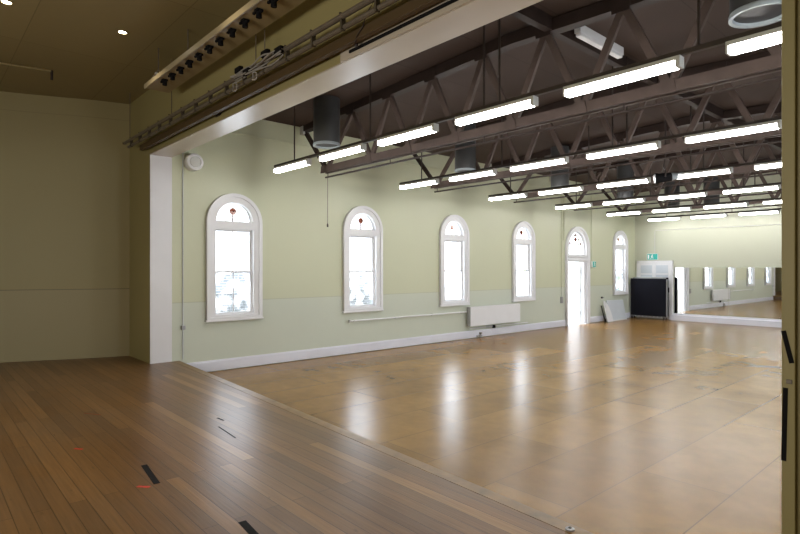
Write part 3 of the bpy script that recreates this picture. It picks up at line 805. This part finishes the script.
# footlight batten: long white tray with dark lampholders
t = thing('light_batten', 'long white hanging tray with a row of dark lampholders under the stage ceiling', 'light batten', (-6, 2.6, H + 2.5))
xb0, xb1 = -8.02, -.9
mb = MB()
z0 = H + 2.50
prof = [(2.43, z0 + .05), (2.43, z0 - .0), (2.75, z0 - .0), (2.75, z0 + .02), (2.45, z0 + .02), (2.45, z0 + .05)]
a = [mb.bm.verts.new((xb0, y, z)) for y, z in prof]; c = [mb.bm.verts.new((xb1, y, z)) for y, z in prof]
for k in range(6): mb.bm.faces.new((a[k], a[(k + 1) % 6], c[(k + 1) % 6], c[k]))
mb.bm.faces.new(a); mb.bm.faces.new(c)
M['tray'] = paint('tray_paint', (.36, .29, .17), .35, .05)
M['tray_lip'] = paint('tray_lip_paint', (.44, .38, .26), .35, .05)
mb.build('tray', M['tray'], t)
MB().box(xb0, xb1, 2.415, 2.432, z0 - .014, z0 + .05, .003).build('front_lip', M['tray_lip'], t)
for x in [-7.48 + .292 * k for k in range(12)]:
    mb = MB(); mb.box(x - .035, x + .035, 2.475, 2.545, z0 - .022, z0, .005); mb.cyl((x - .008, 2.515, z0 - .075), (x - .008, 2.515, z0 - .015), .030, .026, 14)
    mb.box(x + .015, x + .06, 2.50, 2.525, z0 - .042, z0 - .015, .004); mb.box(x - .068, x - .025, 2.475, 2.50, z0 - .038, z0 - .015, .004)
    mb.build('lampholder', M['black'], t)
MB().tube([(-7.86, 2.44, z0 + .05), (-7.75, 2.52, z0 + .20), (-7.55, 2.66, z0 + .05)], .01, 6).tube([(-7.75, 2.52, z0 + .20), (-7.75, 2.52, H + 3.0)], .008, 6).build('hanger', M['pipe'], t)
MB().tube([(-7.78, 2.50, z0 + .16), (-7.72, 2.52, z0 + .12), (-7.72, 2.54, z0 + .05)], .022, 8).build('shackle', M['light_body'], t)
MB().tube([(-6.9, 2.6, z0 + .02), (-6.9, 2.6, H + 3.0)], .008, 6).build('hanger', M['pipe'], t)
MB().tube([(-2.5, 2.6, z0 + .02), (-2.5, 2.6, H + 3.0)], .008, 6).build('hanger', M['pipe'], t)

# twin-pipe lighting bar in front of the header
M['clamp'] = paint('clamp_brown', (.09, .075, .055), .5, .1)
t = thing('lighting_bar', 'twin dark pipe lighting bar clamped together in front of the stage header', 'lighting bar', (-6, 2.8, H + 2.15))
MB().tube([(-10.35, 2.80, H + 2.19), (-.75, 2.80, H + 2.19)], .027, 10).build('pipe', M['pipe'], t, True)
MB().tube([(-10.2, 2.82, H + 2.10), (-.75, 2.82, H + 2.10)], .024, 10).build('pipe', M['pipe'], t, True)
MB().tube([(-9.7, 2.86, H + 2.135), (-.75, 2.86, H + 2.135)], .02, 8).build('pipe', M['pipe'], t, True)
for k in range(21):
    x = -10.0 + .47 * k
    MB().box(x - .012, x + .012, 2.785, 2.835, H + 2.07, H + 2.222, .006).cyl((x - .02, 2.795, H + 2.21), (x - .02, 2.795, H + 2.232), .010, seg=8).build('clamp', M['clamp'], t)
for x in (-10.05, -8.05, -5.48, -5.28, -2.9):
    MB().cyl((x, 2.80, H + 2.2), (x, 2.80, H + 2.998), .007, seg=6).build('rod', M['pipe'], t)
MB().lathe([(0, .0), (.03, 0), (.03, .03), (0, .03)], (-10.37, 2.80, H + 2.175), 'Z', 10).build('end_cap', M['rail'], t)

t = thing('cable_bundle', 'grey cables looped around black sockets on the twin pipe lighting bar', 'cable', (-5.5, 2.8, H + 2.15))
for j in range(5):
    pts = []
    for k in range(40):
        u = k / 39
        pts.append((-5.95 + 1.1 * u, 2.755 + .02 * math.sin(3 * u * PI + j * 1.3) - .008 * j + .02, H + 2.125 + .018 * j + .016 * math.sin(u * PI * (2.2 + j * .6) + j)))
    MB().tube(pts, .008 + .001 * (j % 2), 6).build('cable', M['cable'], t, True)
for x, zz in ((-5.82, 2.235), (-5.62, 2.16), (-5.2, 2.24), (-4.92, 2.19)):
    MB().box(x - .07, x + .07, 2.74, 2.79, H + zz - .03, H + zz + .035, .012).build('socket', M['black'], t)
for x, r_ in ((-5.9, .05), (-5.42, .045)):
    MB().tube([(x + r_ * math.cos(a * PI / 8), 2.75 + .01 * math.sin(a), H + 2.06 + r_ * .9 * math.sin(a * PI / 8)) for a in range(17)], .007, 6).build('loop', M['cable'], t, True)

o = MB().box(-9.75, -.75, 2.865, 2.925, H + 1.975, H + 2.06, .004).build('curtain_track', paint('track_brown', (.085, .055, .025), .55, .1))
tag(o, 'long dark brown curtain track fixed below the twin pipe lighting bar', 'curtain track')
# brackets that fix the track to the header
for x in [-9.2 + 1.2 * k for k in range(7)]:
    MB().box(x - .02, x + .02, 2.92, YP0, H + 2.01, H + 2.04).build('bracket', M['rail'], o)
o = MB().box(-4.0, -.75, 2.955, YP0, H + 1.945, H + 1.972, .003).build('black_rail', M['black'])
tag(o, 'slim black rail along the lower edge of the stage header', 'rail')
o = MB().box(-4.15, -.75, 2.968, YP0 - .0005, H + 1.905, H + 2.03, .003).build('trim_7', M['soffit'])
struct(o, 'pale mounting board behind the slim black rail', 'trim')
pts = [(-9.58 + k * .37, 2.982, H + 2.12 - .09 * min(1, k / 13) + .004 * math.sin(k * 1.7)) for k in range(25)]
tag(MB().tube(pts, .0045, 5).build('wire', M['tray_lip']), 'thin pale wire strung along the face of the stage header', 'wire')
t = thing('hanging_cable', 'short dark cable dangling from the lighting bar in front of the curtain track', 'cable', (-3.7, 2.85, H + 2.05))
MB().tube([(-3.56, 2.80, H + 2.17), (-3.50, 2.80, H + 2.21), (-3.44, 2.80, H + 2.17), (-3.52, 2.81, H + 2.13), (-3.6, 2.83, H + 2.09), (-3.66, 2.855, H + 2.05), (-3.76, 2.86, H + 1.99), (-3.82, 2.90, H + 1.96)], .006, 6).build('cable', M['rail'], t)
MB().lathe([(.012, 0), (.018, .01), (.012, .035)], (-3.83, 2.91, H + 1.94), 'Z', 8).build('plug', M['rail'], t)
o = MB().box(-6.95, -6.80, 2.975, YP0, H + 1.975, H + 2.0, .004).build('header_socket', M['rail'])
tag(o, 'small dark fitting on the olive header below the curtain track', 'fitting')

# ------------------------------------------------------------------ tape and small things
def tape(name, pts, z, mat, label, cat, group=None):
    o = MB().poly_prism(pts, z, z + .0015).build(name, mat); tag(o, label, cat, group); return o
def strip(x0, y0, x1, y1, w):
    d = Vector((x1 - x0, y1 - y0)); n = Vector((-d.y, d.x)).normalized() * w / 2
    return [(x0 + n.x, y0 + n.y), (x0 - n.x, y0 - n.y), (x1 - n.x, y1 - n.y), (x1 + n.x, y1 + n.y)]
tape('floor_tape', strip(-4.70, 1.415, -4.23, 1.365, .045), ZS, M['black'], 'strip of black tape on the stage boards beside a small red mark', 'tape', 'black tape on the stage boards')
tape('floor_tape', strip(-3.24, 1.56, -2.95, 1.53, .05), ZS, M['black'], 'strip of black tape on the stage boards at the bottom edge of the photo', 'tape', 'black tape on the stage boards')
tape('floor_tape', strip(-5.66, 2.445, -5.52, 2.455, .02), ZS, M['black'], 'very short black tape mark on the stage boards near the window glare', 'tape', 'black tape on the stage boards')
tape('floor_tape', strip(-5.34, 2.32, -4.88, 2.285, .012), ZS, M['black'], 'thin dashed dark tape mark in the middle of the stage boards', 'tape', 'black tape on the stage boards')
tape('red_tape', strip(-5.54, 1.085, -5.47, 1.135, .022), ZS, M['red'], 'small red tape mark on the stage boards, further from the black strip', 'tape', 'red tape marks on the stage boards')
tape('red_tape', strip(-4.27, 1.24, -4.20, 1.305, .03), ZS, M['red'], 'small red tape mark beside the strip of black tape', 'tape', 'red tape marks on the stage boards')
tape('red_tape', strip(-6.82, 1.43, -6.62, 1.55, .012), ZS, paint('faded_red', (.34, .10, .05), .6, .1), 'faded reddish tape mark on the stage boards, furthest from the camera', 'tape', 'red tape marks on the stage boards')
# gaffer tape on the pier edge
def pier_tape(p, q, w, label):
    mb = MB(); mb.beam((p[0], YP0 - .0105, p[1]), (q[0], YP0 - .0105, q[1]), w, .002)
    tag(mb.build('gaffer_tape', M['black']), label, 'tape', 'black tape on the stage pier')
pier_tape((-.700, H - .285), (-.668, H - .43), .02, 'short slanting strip of black tape on the edge of the right stage pier')
pier_tape((-.692, H - .545), (-.699, H - .88), .02, 'long upright strip of black tape on the edge of the right stage pier')
o = MB().box(-.69, -.666, YP0 - .014, YP0 - .008, H - .525, H - .505, .002).build('screw_plate', M['pipe'])
tag(o, 'small metal plate between the two strips of tape on the pier', 'plate')
t = thing('floor_socket', 'small metal fitting set in the stage edge board at the bottom of the photo', 'fitting', (-1.8, 3.0, ZS))
MB().lathe([(0, .0), (.028, 0), (.028, .008), (.02, .012), (0, .012)], (-1.8, 3.0, ZS + .002), 'Z', 16).build('plate', M['grey_metal'], t, True)
MB().cyl((-1.8, 3.0, ZS + .013), (-1.8, 3.0, ZS + .018), .01, seg=10).build('screw', M['black'], t)

# ------------------------------------------------------------------ daylight outside the left openings and the added right ones
def area(name, loc, sx, sz, energy, col):
    ld = bpy.data.lights.new(name, 'AREA'); ld.shape = 'RECTANGLE'; ld.size = sx; ld.size_y = sz; ld.energy = energy; ld.color = col
    o = bpy.data.objects.new(name, ld); COL.objects.link(o); o.location = loc
    o.rotation_euler = (0, -PI / 2, 0)       # emits towards +x
    return o
RAD = 2.4   # radiance of the overcast sky in the openings
SKY = (.86, .93, 1.0)
for y in WINS: area('sky_or_fill_daylight', (XL - .5, y, H + .2), 3.2, 1.6, RAD * PI * 3.2 * 1.6, SKY)
for y in WINS + [DOOR]:  # fill lamps added behind the made-up right-wall openings
    o = area('sky_or_fill_daylight', (XR + .75, y, H + .2), 3.2, 1.6, RAD * PI * 3.2 * 1.6, SKY); o.rotation_euler = (0, PI / 2, 0)
area('sky_or_fill_daylight', (XL - 1.3, DOOR, 1.5), 3.2, 2.2, RAD * PI * 3.2 * 2.2, (.95, .97, 1))
w = bpy.data.worlds.new('overcast'); SC.world = w; w.use_nodes = True
bg = w.node_tree.nodes['Background']; bg.inputs[0].default_value = (.86, .93, 1, 1); bg.inputs[1].default_value = 2.0

# unseen fill lamp added behind the camera to lift the dark stage
ld = bpy.data.lights.new('stage_fill_light', 'AREA'); ld.shape = 'RECTANGLE'; ld.size = 4.0; ld.size_y = 1.2; ld.energy = 78; ld.color = (1, .92, .76)
o = bpy.data.objects.new('stage_fill_light', ld); COL.objects.link(o); o.location = (-3.5, -3.8, 2.2); o.rotation_euler = (PI / 2 + .25, 0, .15)
# ------------------------------------------------------------------ camera
cd = bpy.data.cameras.new('camera'); cam = bpy.data.objects.new('camera', cd); COL.objects.link(cam)
cam.location = (0, 0, H); cam.rotation_euler = (PI / 2, 0, math.radians(48.2))
cd.sensor_width = 36; cd.lens = 548 / 800 * 36; cd.shift_y = 1.4 / 800; cd.clip_start = .05
SC.camera = cam
SC.view_settings.view_transform = 'Standard'; SC.view_settings.look = 'None'; SC.view_settings.exposure = 1.24
